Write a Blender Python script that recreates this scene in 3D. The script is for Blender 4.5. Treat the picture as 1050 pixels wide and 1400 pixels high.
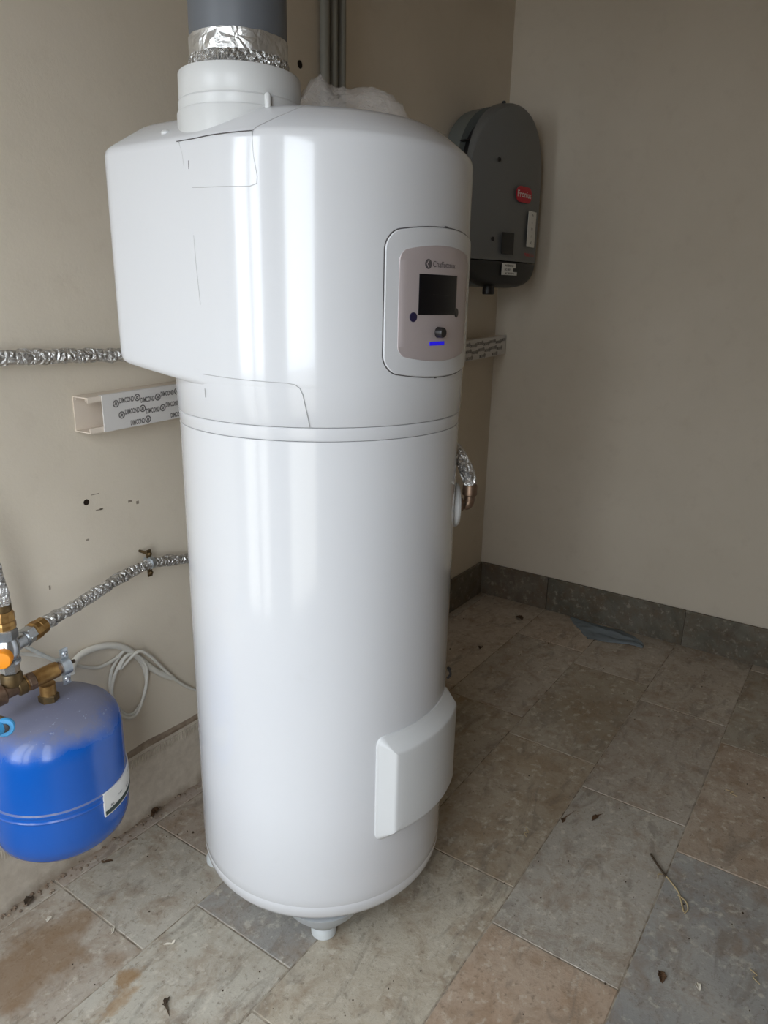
import bpy, bmesh, math, random
from mathutils import Vector, Matrix, noise
from math import sin, cos, pi, radians, degrees, sqrt, atan2

for o in list(bpy.data.objects):
    bpy.data.objects.remove(o, do_unlink=True)
S = bpy.context.scene
COL = S.collection
random.seed(7)

# ------------------------------------------------------------------ camera
PITCH, ROLL, YAW, FPX = 0.28694266, 0.02083925, 0.59724242, 982.607
CAM = Vector((-3.162225, -1.540127, 1.444775))
Fw = Vector((cos(YAW)*cos(PITCH), sin(YAW)*cos(PITCH), -sin(PITCH)))
Rt = Vector((sin(YAW), -cos(YAW), 0)); Up = Rt.cross(Fw)
R2 = cos(ROLL)*Rt + sin(ROLL)*Up
U2 = -sin(ROLL)*Rt + cos(ROLL)*Up
cd = bpy.data.cameras.new('camera'); cam = bpy.data.objects.new('camera', cd); COL.objects.link(cam)
cam.matrix_world = Matrix(((R2.x, U2.x, -Fw.x, CAM.x), (R2.y, U2.y, -Fw.y, CAM.y), (R2.z, U2.z, -Fw.z, CAM.z), (0, 0, 0, 1)))
cd.sensor_fit = 'VERTICAL'; cd.sensor_height = 36.0; cd.lens = FPX/1400*36.0; cd.clip_start = 0.02
S.camera = cam

# ------------------------------------------------------------------ light
W = bpy.data.worlds.new('daylight'); S.world = W; W.use_nodes = True
bg = W.node_tree.nodes['Background']; bg.inputs[0].default_value = (0.86, 0.93, 1.0, 1); bg.inputs[1].default_value = 8.0
# room extents and the big doorway in the left end wall
XL, YF, ZC = -3.27, -4.4, 2.75
DY0, DY1, DZ = -1.62, -0.09, 2.3
ld = bpy.data.lights.new('doorway_portal', 'AREA'); lo = bpy.data.objects.new('doorway_portal', ld); COL.objects.link(lo)
ld.shape = 'RECTANGLE'; ld.size = DY1-DY0; ld.size_y = DZ; ld.energy = 1.0
ld.cycles.is_portal = True
lo.location = (XL-0.1, (DY0+DY1)/2, DZ/2); lo.rotation_euler = Vector((-1, 0, 0)).to_track_quat('Z', 'Y').to_euler()
S.view_settings.view_transform = 'Standard'; S.view_settings.look = 'None'
S.view_settings.exposure = 0.0; S.view_settings.gamma = 1.0; S.view_settings.use_curve_mapping = False

# ------------------------------------------------------------------ object helpers
def link(name, me, mat=None, parent=None, smooth=True):
    o = bpy.data.objects.new(name, me); COL.objects.link(o)
    if mat is not None:
        me.materials.clear(); me.materials.append(mat)
    if parent is not None: o.parent = parent
    if smooth:
        for p in me.polygons: p.use_smooth = True
    return o
def obj(name, bm, mat=None, parent=None, smooth=True, sharp=35):
    me = bpy.data.meshes.new(name)
    bmesh.ops.recalc_face_normals(bm, faces=bm.faces)
    bm.to_mesh(me); bm.free()
    o = link(name, me, mat, parent, smooth)
    if smooth and sharp: me.set_sharp_from_angle(angle=radians(sharp))
    return o
def tag(o, label=None, cat=None, group=None, kind=None):
    if label: o['label'] = label
    if cat: o['category'] = cat
    if group: o['group'] = group
    if kind: o['kind'] = kind
    return o
def empty(name, label, cat, group=None):
    o = bpy.data.objects.new(name, None); COL.objects.link(o); o.empty_display_size = 0.05
    return tag(o, label, cat, group)
def at(o, parent_loc):   # set the empty's base; children meshes are given in world coordinates
    o.location = parent_loc; return o
def finish(root):
    """children were modelled in world coordinates: move them under the empty's base"""
    bpy.context.view_layer.update()
    for c in root.children:
        c.matrix_parent_inverse = root.matrix_world.inverted()
def box(bm, x0, x1, y0, y1, z0, z1, bev=0.0):
    r = bmesh.ops.create_cube(bm, size=1.0)
    for v in r['verts']:
        v.co = Vector(((x0+x1)/2+v.co.x*(x1-x0), (y0+y1)/2+v.co.y*(y1-y0), (z0+z1)/2+v.co.z*(z1-z0)))
    if bev:
        es = {e for v in r['verts'] for e in v.link_edges}
        bmesh.ops.bevel(bm, geom=list(es), offset=bev, segments=2, affect='EDGES', profile=0.5)
def frame_of(d):
    d = Vector(d).normalized()
    a = Vector((0, 0, 1)) if abs(d.z) < 0.9 else Vector((1, 0, 0))
    u = a.cross(d).normalized(); return u, d.cross(u)
def lathe(bm, prof, org=(0, 0, 0), axis=(0, 0, 1), n=48, cap=True, facet=None):
    """prof: (radius, height) along the axis"""
    org = Vector(org); ax = Vector(axis).normalized(); u, w = frame_of(ax)
    rings = []
    for r, h in prof:
        rings.append([bm.verts.new(org+ax*h+(u*cos(2*pi*i/n)+w*sin(2*pi*i/n))*r) for i in range(n)])
    for a, b in zip(rings, rings[1:]):
        for i in range(n):
            bm.faces.new((a[i], a[(i+1) % n], b[(i+1) % n], b[i]))
    if cap:
        bm.faces.new(rings[0][::-1]); bm.faces.new(rings[-1])
    return rings
def spline(pts, seg=10):
    P = [Vector(p) for p in pts]; out = []
    for i in range(len(P)-1):
        a = P[max(i-1, 0)]; b = P[i]; c = P[i+1]; d = P[min(i+2, len(P)-1)]
        for k in range(seg):
            t = k/seg
            out.append(0.5*((2*b)+(c-a)*t+(2*a-5*b+4*c-d)*t*t+(3*b-a-3*c+d)*t**3))
    out.append(P[-1]); return out
def tube(bm, pts, r, n=14, cap=True, rf=None, closed=False):
    P = [Vector(p) for p in pts]; rings = []
    up = None
    for i, q in enumerate(P):
        t = (P[min(i+1, len(P)-1)]-P[max(i-1, 0)]).normalized()
        if up is None: up, _ = frame_of(t)
        up = (up-t*up.dot(t)).normalized(); w = t.cross(up)
        ring = []
        for k in range(n):
            a = 2*pi*k/n; rr = r if not rf else rf(i, a, r)
            ring.append(bm.verts.new(q+(up*cos(a)+w*sin(a))*rr))
        rings.append(ring)
    for a, b in zip(rings, rings[1:]):
        for k in range(n):
            bm.faces.new((a[k], a[(k+1) % n], b[(k+1) % n], b[k]))
    if cap:
        bm.faces.new(rings[0][::-1]); bm.faces.new(rings[-1])
def pad(bm, M, hu, hv, rc, prof, bulge=0.0, n=14):
    """rounded pad laid on a mapped surface M(u,v,h); prof: list of (inset, height)"""
    def ring(d, h):
        a, b = max(hu-d, 1e-5), max(hv-d, 1e-5); c = min(max(rc-d, 1e-5), a, b)
        pts = []
        ns = 12
        def corner(cx, cy, a0):
            for k in range(n+1):
                t = a0+pi/2*k/n; pts.append((cx+c*cos(t), cy+c*sin(t)))
        def side(p0, p1):
            for k in range(1, ns):
                t = k/ns; pts.append((p0[0]+(p1[0]-p0[0])*t, p0[1]+(p1[1]-p0[1])*t))
        corner(a-c, b-c, 0); side((a-c, b), (-(a-c), b))
        corner(-(a-c), b-c, pi/2); side((-a, b-c), (-a, -(b-c)))
        corner(-(a-c), -(b-c), pi); side((-(a-c), -b), (a-c, -b))
        corner(a-c, -(b-c), 1.5*pi); side((a, -(b-c)), (a, b-c))
        out = []
        for u, v in pts:
            if bulge: v = v+bulge*(1-(u/hu)**2)*(v/hv)
            out.append(bm.verts.new(M(u, v, h)))
        return out
    R = [ring(d, h) for d, h in prof]
    h = prof[-1][1]; d = prof[-1][0]; m = min(hu, hv); k = 0
    steps = 6
    for s in range(1, steps+1):
        R.append(ring(d+(m-d)*s/steps*0.999, h))
    for a, b in zip(R, R[1:]):
        N = len(a)
        for i in range(N):
            bm.faces.new((a[i], a[(i+1) % N], b[(i+1) % N], b[i]))
_tc = {}
def text_pts(s, size, bold=0.0):
    """returns verts, faces of flat lettering, centred, x right, y up"""
    c = bpy.data.curves.new('lettering', 'FONT'); c.body = s; c.size = size; c.align_x = 'CENTER'; c.align_y = 'CENTER'
    c.offset = bold; c.resolution_u = 3
    o = bpy.data.objects.new('lettering', c); COL.objects.link(o)
    dg = bpy.context.evaluated_depsgraph_get(); me = bpy.data.meshes.new_from_object(o.evaluated_get(dg))
    V = [v.co.copy() for v in me.vertices]; Fc = [tuple(p.vertices) for p in me.polygons]
    bpy.data.objects.remove(o); bpy.data.curves.remove(c); bpy.data.meshes.remove(me)
    return V, Fc
def lettering(bm, M, s, size, u=0, v=0, h=0.0004, bold=0.0, sx=1.0, th=0.0004, rot=0):
    key = (s, size, bold)
    if key not in _tc: _tc[key] = text_pts(s, size, bold)
    V, Fc = _tc[key]
    c, k = cos(rot), sin(rot)
    nv = [bm.verts.new(M(u+(p.x*c-p.y*k)*sx, v+p.x*k+p.y*c, h)) for p in V]
    for f in Fc:
        try: bm.faces.new([nv[i] for i in f])
        except ValueError: pass

# ------------------------------------------------------------------ materials
def srgb(r, g, b): 
    f = lambda c: (c/255/12.92) if c/255 <= 0.04045 else ((c/255+0.055)/1.055)**2.4
    return (f(r), f(g), f(b), 1)
class MT:
    def __init__(s, name, col, rough=0.5, metal=0.0, spec=0.5, coat=0.0):
        s.m = bpy.data.materials.new(name); s.m.use_nodes = True; s.t = s.m.node_tree
        s.b = s.t.nodes['Principled BSDF']
        s.b.inputs['Base Color'].default_value = col if len(col) == 4 else (*col, 1)
        s.b.inputs['Roughness'].default_value = rough; s.b.inputs['Metallic'].default_value = metal
        s.b.inputs['Specular IOR Level'].default_value = spec
        if coat:
            s.b.inputs['Coat Weight'].default_value = coat; s.b.inputs['Coat Roughness'].default_value = 0.05
    def n(s, typ, **kw):
        x = s.t.nodes.new(typ)
        for k, v in kw.items():
            if k.startswith('_'): setattr(x, k[1:], v)
            else: x.inputs[k.replace('__', ' ')].default_value = v
        return x
    def l(s, a, b): s.t.links.new(a, b)
    def pos(s, obj=False):
        if obj: return s.n('ShaderNodeTexCoord').outputs['Object']
        return s.n('ShaderNodeNewGeometry').outputs['Position']
    def noise(s, scale, detail=4, rough=0.55, src=None, dist=0.0, stretch=None):
        src = src or s.pos()
        if stretch:
            mp = s.n('ShaderNodeMapping'); mp.inputs['Scale'].default_value = stretch; s.l(src, mp.inputs['Vector']); src = mp.outputs[0]
        x = s.n('ShaderNodeTexNoise', Scale=scale, Detail=detail, Roughness=rough, Distortion=dist)
        s.l(src, x.inputs['Vector']); return x.outputs['Fac']
    def ramp(s, fac, stops):
        r = s.n('ShaderNodeValToRGB'); e = r.color_ramp.elements
        while len(e) < len(stops): e.new(0.5)
        for i, (p, c) in enumerate(stops):
            e[i].position = p; e[i].color = c if len(c) == 4 else (*c, 1)
        s.l(fac, r.inputs[0]); return r.outputs[0]
    def mix(s, fac, a, b, mode='MIX'):
        x = s.n('ShaderNodeMix', _data_type='RGBA', _blend_type=mode)
        for sock, v in ((x.inputs[0], fac), (x.inputs[6], a), (x.inputs[7], b)):
            if hasattr(v, 'links') or isinstance(v, bpy.types.NodeSocket): s.l(v, sock)
            else: sock.default_value = v
        return x.outputs[2]
    def color(s, c): s.l(c, s.b.inputs['Base Color']); return s
    def bump(s, h, strength=0.3, dist=0.002):
        x = s.n('ShaderNodeBump', Strength=strength, Distance=dist); s.l(h, x.inputs['Height'])
        s.l(x.outputs[0], s.b.inputs['Normal']); return s
def math_(m, op, a, b=None, c=None):
    x = m.n('ShaderNodeMath', _operation=op)
    for i, v in enumerate((a, b, c)):
        if v is None: continue
        if isinstance(v, bpy.types.NodeSocket): m.l(v, x.inputs[i])
        else: x.inputs[i].default_value = v
    return x.outputs[0]
def blob(m, centre, radii, nscale=6.0, amp=0.35, soft=0.3):
    """soft irregular patch mask around a world point"""
    p = m.pos(); s = m.n('ShaderNodeVectorMath', _operation='SUBTRACT'); m.l(p, s.inputs[0]); s.inputs[1].default_value = centre
    d = m.n('ShaderNodeVectorMath', _operation='DIVIDE'); m.l(s.outputs[0], d.inputs[0]); d.inputs[1].default_value = radii
    L = m.n('ShaderNodeVectorMath', _operation='LENGTH'); m.l(d.outputs[0], L.inputs[0])
    nz = m.noise(nscale, 5, 0.6)
    v = math_(m, 'MULTIPLY_ADD', nz, -2*amp, L.outputs['Value']); v = math_(m, 'ADD', v, amp)
    r = m.n('ShaderNodeMapRange', _interpolation_type='SMOOTHSTEP'); m.l(v, r.inputs[0])
    r.inputs[1].default_value = 1.0; r.inputs[2].default_value = 1.0-soft*2; r.inputs[3].default_value = 0; r.inputs[4].default_value = 1
    return r.outputs[0]

# plaster
m = MT('plaster', srgb(176, 168, 154), 0.9, spec=0.2)
a = m.noise(1.6, 5, 0.6); b = m.noise(14, 5, 0.65); g = m.noise(160, 3, 0.7)
c = m.ramp(a, [(0.3, srgb(211, 200, 182)), (0.7, srgb(220, 209, 192))])
c = m.mix(math_(m, 'MULTIPLY', m.ramp(b, [(0.55, (0, 0, 0)), (0.8, (1, 1, 1))]), 0.25), c, srgb(190, 176, 158))
m.color(c); m.bump(math_(m, 'MULTIPLY_ADD', g, 0.35, b), 0.22, 0.004); PLASTER = m.m
m = MT('rough_plaster_strip', srgb(170, 161, 146), 0.95, spec=0.15)
a = m.noise(9, 6, 0.65); z = m.n('ShaderNodeSeparateXYZ'); m.l(m.pos(), z.inputs[0])
dirt = math_(m, 'MULTIPLY_ADD', a, 0.09, z.outputs['Z'])
c = m.ramp(m.noise(40, 5, .6), [(0.3, srgb(186, 174, 158)), (0.7, srgb(206, 195, 179))])
mr = m.n('ShaderNodeMapRange'); m.l(dirt, mr.inputs[0]); mr.inputs[1].default_value = 0.075; mr.inputs[2].default_value = 0.045; mr.inputs[3].default_value = 0; mr.inputs[4].default_value = 0.55
m.color(m.mix(mr.outputs[0], c, srgb(120, 100, 78))); m.bump(a, 0.5, 0.006); STRIP = m.m
m = MT('dirty_edge', srgb(125, 108, 90), 0.95, spec=0.1); m.color(m.ramp(m.noise(30, 5), [(0.3, srgb(120, 100, 84)), (0.7, srgb(165, 150, 132))])); EDGE = m.m
m = MT('hole_shadow', srgb(46, 38, 32), 0.95, spec=0.1); HOLE = m.m
m = MT('pencil', srgb(142, 130, 114), 0.9); PENCIL = m.m
m = MT('ceiling_paint', srgb(190, 172, 148), 0.9); CEIL = m.m
m = MT('grout', srgb(160, 152, 138), 0.95, spec=0.15); m.color(m.ramp(m.noise(45, 5), [(0.35, srgb(118, 106, 92)), (0.6, srgb(172, 162, 146))])); GROUT = m.m
# stone tiles: tint comes from the object's colour
def stone(name, stains=True):
    m = MT(name, (0.4, 0.36, 0.3), 0.62, spec=0.35)
    oi = m.n('ShaderNodeObjectInfo')
    off = m.n('ShaderNodeVectorMath', _operation='MULTIPLY_ADD'); m.l(oi.outputs['Random'], off.inputs[0]); off.inputs[1].default_value = (9, 7, 5); m.l(m.pos(), off.inputs[2])
    src = off.outputs[0]
    big = m.noise(3.2, 6, 0.62, src, 0.7); mid = m.noise(13, 7, 0.68, src, 0.4); fine = m.noise(85, 5, 0.7, src)
    vein = m.noise(5, 7, 0.65, src, 1.4, stretch=(1, 2.6, 1))
    base = m.mix(m.ramp(big, [(0.33, (0, 0, 0)), (0.68, (1, 1, 1))]), oi.outputs['Color'], m.mix(0.42, oi.outputs['Color'], srgb(176, 170, 158)))
    base = m.mix(math_(m, 'MULTIPLY', m.ramp(mid, [(0.46, (0, 0, 0)), (0.66, (1, 1, 1))]), 0.50), base, srgb(120, 96, 70))
    base = m.mix(math_(m, 'MULTIPLY', m.ramp(vein, [(0.53, (0, 0, 0)), (0.64, (1, 1, 1))]), 0.48), base, srgb(108, 100, 90))
    base = m.mix(math_(m, 'MULTIPLY', m.ramp(fine, [(0.56, (0, 0, 0)), (0.70, (1, 1, 1))]), 0.60), base, srgb(96, 84, 70))
    base = m.mix(math_(m, 'MULTIPLY', m.ramp(m.noise(38, 5, .65, src), [(0.56, (0, 0, 0)), (0.68, (1, 1, 1))]), 0.50), base, srgb(192, 186, 172))
    if stains:
        base = m.mix(math_(m, 'MULTIPLY', blob(m, (-2.56, -0.19, 0), (0.22, 0.12, 1), 14, 0.9, 0.3), 0.62), base, srgb(116, 88, 56))
        base = m.mix(math_(m, 'MULTIPLY', blob(m, (-2.455, -0.40, 0), (0.042, 0.030, 1), 45, 0.8, 0.3), 0.70), base, srgb(128, 92, 42))
        base = m.mix(math_(m, 'MULTIPLY', blob(m, (-2.505, -0.435, 0), (0.070, 0.020, 1), 45, 0.8, 0.3), 0.50), base, srgb(140, 104, 54))
        base = m.mix(math_(m, 'MULTIPLY', blob(m, (-2.44, -0.34, 0), (0.03, 0.03, 1), 22, 0.3, 0.3), 0.25), base, srgb(128, 96, 60))
        # dirt swept against the wall foot
        sep = m.n('ShaderNodeSeparateXYZ'); m.l(m.pos(), sep.inputs[0])
        dd = math_(m, 'MULTIPLY_ADD', m.noise(11, 5), 0.10, sep.outputs['Y'])
        mr = m.n('ShaderNodeMapRange'); m.l(dd, mr.inputs[0]); mr.inputs[1].default_value = 0.0; mr.inputs[2].default_value = 0.05; mr.inputs[3].default_value = 0; mr.inputs[4].default_value = 0.6
        base = m.mix(mr.outputs[0], base, srgb(112, 92, 70))
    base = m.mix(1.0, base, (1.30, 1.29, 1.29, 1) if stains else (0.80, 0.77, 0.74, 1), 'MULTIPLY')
    m.color(base)
    m.bump(math_(m, 'ADD', math_(m, 'MULTIPLY', mid, 0.8), math_(m, 'MULTIPLY', fine, 0.45)), 0.55, 0.004)
    m.l(m.ramp(mid, [(0.3, (0.5, 0.5, 0.5)), (0.7, (0.75, 0.75, 0.75))]), m.b.inputs['Roughness'])
    return m.m
STONE = stone('stone_tile'); STONE2 = stone('stone_skirting', False)

def white(name, rough, coat, col=srgb(209, 209, 211), smudge=True):
    m = MT(name, col, rough, spec=0.5, coat=coat)
    if smudge:
        c = m.mix(math_(m, 'MULTIPLY', m.ramp(m.noise(9, 6, 0.65), [(0.62, (0, 0, 0)), (0.8, (1, 1, 1))]), 0.12), col, srgb(180, 174, 166)); m.color(c)
    m.bump(m.noise(1.1, 2, 0.4), 0.10, 0.02)
    return m.m
ENAMEL = white('white_enamel', 0.15, 0.5)
CASING = white('white_casing', 0.18, 0.4, srgb(207, 207, 209))
PLAST = white('white_plastic', 0.34, 0.0, srgb(204, 204, 203))
GAP = MT('gap_shadow', srgb(168, 167, 167), 0.8).m
GAPD = MT('dark_gap', srgb(84, 80, 80), 0.8).m
def simple(name, col, rough=0.5, metal=0.0, spec=0.5, bumps=None, coat=0):
    m = MT(name, col, rough, metal, spec, coat)
    if bumps: m.bump(m.noise(bumps[0], 4, 0.6), bumps[1], bumps[2])
    return m.m
GREYP = simple('grey_pvc', srgb(98, 101, 106), 0.45, bumps=(20, 0.05, 0.002))
BASEG = simple('grey_base', srgb(176, 179, 181), 0.5)
FOOT = simple('foot_plastic', srgb(205, 208, 208), 0.45)
FASCIA = simple('silver_fascia', srgb(196, 184, 184), 0.38, 0.35)
SCREEN = simple('dark_screen', srgb(17, 15, 18), 0.3, spec=0.25)
BLACKP = simple('black_plastic', srgb(34, 31, 31), 0.4)
BTN = simple('dark_button', srgb(36, 30, 62), 0.4)
PRINTG = simple('grey_print', srgb(84, 78, 80), 0.6)
m = MT('blue_indicator', srgb(30, 20, 190), 0.4); m.b.inputs['Emission Color'].default_value = srgb(30, 18, 235); m.b.inputs['Emission Strength'].default_value = 0.45; LED = m.m
m = MT('blue_glow_screen', srgb(17, 15, 24), 0.12); SCR2 = m.m
def foil(name, col=srgb(226, 225, 223), sc=60, st=0.9, rough=0.28):
    m = MT(name, col, rough, 0.8)
    a = m.noise(sc, 4, 0.6, dist=1.2); v = m.n('ShaderNodeTexVoronoi', Scale=sc*1.3, _feature='DISTANCE_TO_EDGE'); m.l(m.pos(), v.inputs['Vector'])
    m.bump(math_(m, 'ADD', a, math_(m, 'MULTIPLY', v.outputs[0], 1.4)), st, 0.010)
    m.color(m.ramp(m.noise(sc*0.7, 3), [(0.3, srgb(196, 193, 188)), (0.65, col)]))
    return m.m
FOIL = foil('aluminium_foil', sc=48, st=1.0, rough=0.24); TAPE = foil('foil_tape', sc=34, st=0.35, rough=0.32); TAPEW = foil('wrinkled_foil_tape', sc=75, st=1.0, rough=0.25)
def metal(name, c1, c2, rough):
    m = MT(name, c1, rough, 0.85); m.color(m.ramp(m.noise(60, 5), [(0.35, c1), (0.7, c2)])); m.bump(m.noise(120, 3), 0.12, 0.001); return m.m
BRASS = metal('dull_brass', srgb(150, 112, 66), srgb(182, 146, 92), 0.38)
BRASSD = metal('dark_brass', srgb(92, 78, 56), srgb(120, 98, 66), 0.5)
COPPER = metal('copper_brown', srgb(118, 98, 82), srgb(148, 122, 102), 0.45)
CHROME = metal('nickel', srgb(176, 180, 184), srgb(206, 208, 210), 0.22)
ZINC = metal('zinc', srgb(176, 184, 190), srgb(205, 210, 214), 0.32)
ORANGE = simple('orange_plastic', srgb(240, 148, 28), 0.45)
CYAN = simple('light_blue_plastic', srgb(60, 150, 205), 0.4)
CABLE = simple('white_cable', srgb(212, 208, 198), 0.5)
LEAF = simple('dry_leaf', srgb(86, 62, 40), 0.8)
STRAW = simple('straw', srgb(186, 166, 126), 0.75)
PLCRUMB = simple('plaster_crumb', srgb(214, 206, 190), 0.9)
DARKCRUMB = simple('dark_crumb', srgb(74, 60, 46), 0.9)
SCRAP = simple('grey_blue_cloth', srgb(168, 178, 184), 0.85, bumps=(60, 0.4, 0.003))
HEATSINK = simple('grey_housing', srgb(112, 116, 112), 0.5)
INVG = simple('dark_grey_cover', srgb(108, 108, 106), 0.42, bumps=(200, 0.03, 0.001))
INVB = simple('black_cover', srgb(40, 39, 38), 0.45)
REDL = simple('red_logo', srgb(190, 22, 44), 0.4)
STICK = simple('white_sticker', srgb(222, 220, 214), 0.5)
INK = simple('black_ink', srgb(44, 42, 42), 0.6)
INKG = simple('dark_green_ink', srgb(52, 66, 60), 0.6)
DUCTPVC = simple('conduit_grey', srgb(140, 138, 130), 0.5)
TRUNK = simple('white_trunking', srgb(222, 208, 192), 0.45)
FILM = simple('protective_film', srgb(212, 208, 204), 0.3)
FILMINK = simple('film_print', srgb(104, 100, 98), 0.6)
m = MT('blue_paint', srgb(24, 88, 196), 0.28, coat=0.3)
geo = m.n('ShaderNodeNewGeometry'); sep = m.n('ShaderNodeSeparateXYZ'); m.l(geo.outputs['Normal'], sep.inputs[0])
d = math_(m, 'MULTIPLY_ADD', m.noise(18, 6, 0.7), 0.9, math_(m, 'ADD', sep.outputs['Z'], -0.55))
mr = m.n('ShaderNodeMapRange'); m.l(d, mr.inputs[0]); mr.inputs[1].default_value = 0.15; mr.inputs[2].default_value = 0.75; mr.inputs[3].default_value = 0; mr.inputs[4].default_value = 0.8
spk = m.ramp(m.noise(110, 3, 0.6), [(0.66, (0, 0, 0)), (0.72, (1, 1, 1))])
c = m.mix(mr.outputs[0], srgb(12, 86, 176), srgb(122, 118, 120))
c = m.mix(math_(m, 'MULTIPLY', math_(m, 'MULTIPLY', spk, sep.outputs['Z']), 0.5), c, srgb(170, 180, 200)); m.color(c)
m.l(math_(m, 'MULTIPLY_ADD', mr.outputs[0], 0.5, 0.26), m.b.inputs['Roughness']); BLUE = m.m
# thin clear plastic bag
m = MT('clear_plastic_film', srgb(225, 218, 212), 0.22, spec=0.6)
tr = m.n('ShaderNodeBsdfTransparent'); mx = m.n('ShaderNodeMixShader', Fac=0.66)
m.l(tr.outputs[0], mx.inputs[2]); m.l(m.b.outputs[0], mx.inputs[1]); m.l(mx.outputs[0], m.t.nodes['Material Output'].inputs[0])
m.bump(m.noise(70, 4, 0.6, dist=1.0), 0.6, 0.006); BAG = m.m

# ------------------------------------------------------------------ room
T = 0.2
def struct(name, bm, mat, parent=None, **k):
    o = obj(name, bm, mat, parent, **k)
    if parent is None: o['kind'] = 'structure'
    return o
bm = bmesh.new(); box(bm, XL-T, T, YF-T, T, -0.15, -0.0018); FLOOR = struct('floor', bm, GROUT, smooth=False)
bm = bmesh.new(); box(bm, XL-T, T, YF-T, T, ZC, ZC+0.15); struct('ceiling', bm, CEIL, smooth=False)
bm = bmesh.new(); box(bm, XL-T, T, 0, T, 0, ZC); WB = struct('wall_back', bm, PLASTER, smooth=False)
bm = bmesh.new(); box(bm, 0, T, YF-T, 0, 0, ZC); WR = struct('wall_right', bm, PLASTER, smooth=False)
bm = bmesh.new(); box(bm, XL-T, 0, YF-T, YF, 0, ZC); struct('wall_front', bm, PLASTER, smooth=False)
bm = bmesh.new()
box(bm, XL-T, XL, YF, DY0, 0, ZC); box(bm, XL-T, XL, DY1, 0, 0, ZC); box(bm, XL-T, XL, DY0, DY1, DZ, ZC)
struct('wall_left', bm, PLASTER, smooth=False)
# unseen doorway frame, with bars added to shape the tank highlight
bm = bmesh.new()
box(bm, XL-0.12, XL-0.05, DY0, DY0+0.05, 0, DZ, .004); box(bm, XL-0.12, XL-0.05, DY1-0.05, DY1, 0, DZ, .004); box(bm, XL-0.12, XL-0.05, DY0+.05, DY1-.05, DZ-0.05, DZ, .004)
for my, mw in ((-0.42, 0.022), (-0.79, 0.19)): box(bm, XL-0.13, XL-0.04, my-mw, my+mw, 0, DZ-0.05, .004)  # added bar and wide panel, splitting the doorway's reflection into stripes
box(bm, XL-0.11, XL-0.06, DY0+.05, DY1-.05, 0, 0.35, .004)
struct('door_frame_added_bars', bm, simple('door_frame_paint', srgb(96, 92, 86), 0.5))
# paved yard outside the doorway
bm = bmesh.new(); box(bm, XL-9, XL-T, -7, 5, -0.25, -0.12); struct('ground', bm, simple('yard_paving', srgb(150, 144, 134), 0.9), smooth=False)

# floor tiles, running bond
rows = [0.0, -0.055, -0.369, -0.677, -0.988, -1.298]
y = -1.298
while y > YF: y -= 0.311; rows.append(max(y, YF))
G = 0.0035
offs = [-2.39, -2.39, -2.23, -2.35, -1.85, -1.336, -1.60, -1.95, -1.45, -1.75, -2.0, -1.5, -1.8]
tints = [srgb(160, 147, 132), srgb(152, 142, 129), srgb(165, 152, 137), srgb(150, 137, 124), srgb(156, 144, 134)]
special = {(2, 0): srgb(132, 130, 126), (4, -1): srgb(158, 134, 112), (5, -1): srgb(134, 133, 130), (4, 0): srgb(152, 146, 136),
           (3, 0): srgb(164, 155, 138), (3, -1): srgb(168, 162, 148), (2, -1): srgb(166, 161, 148), (5, 0): srgb(146, 128, 110), (1, 0): srgb(156, 150, 138), (4, 1): srgb(146, 136, 124),
           (3, 1): srgb(146, 132, 112), (5, -2): srgb(150, 148, 142), (5, 1): srgb(134, 126, 112), (3, 2): srgb(136, 124, 106), (2, 1): srgb(140, 128, 110)}
tmesh = {}
def tile_mesh(lx, ly, h=0.009):
    k = (round(lx, 3), round(ly, 3))
    if k not in tmesh:
        bm = bmesh.new(); box(bm, -lx/2, lx/2, -ly/2, ly/2, -h, 0, 0)
        top = [e for e in bm.edges if all(v.co.z > -1e-6 for v in e.verts)]
        bmesh.ops.bevel(bm, geom=top, offset=0.0016, segments=1, affect='EDGES')
        me = bpy.data.meshes.new('tile'); bmesh.ops.recalc_face_normals(bm, faces=bm.faces); bm.to_mesh(me); bm.free(); me.materials.append(STONE)
        tmesh[k] = me
    return tmesh[k]
for i in range(len(rows)-1):
    y1, y0 = rows[i], rows[i+1]
    if y1-y0 < 0.02: continue
    x0 = offs[i % len(offs)]
    L = 0.63
    k0 = -int((x0-XL)/L)-1
    k = k0
    edges = []
    while True:
        a = x0+k*L; b = a+L
        if a >= 0: break
        if b > XL: edges.append((k, max(a, XL), min(b, 0)))
        k += 1
    if i == 1:   # one cut tile in the row by the wall
        edges = [e for e in edges if e[0] != 0]+[(0, -2.39, -2.104), (7, -2.104, -1.76)]
    for k, a, b in edges:
        if b-a < 0.03: continue
        o = bpy.data.objects.new('tile', tile_mesh(b-a-G, y1-y0-G)); COL.objects.link(o); o.parent = FLOOR
        random.seed(i*31+k*7+3)
        o.location = ((a+b)/2, (y0+y1)/2, random.uniform(-0.0006, 0.0006)); o.rotation_euler = (random.uniform(-.001, .001), random.uniform(-.0008, .0008), 0)
        o.color = special.get((i, k), random.choice(tints))
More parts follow.
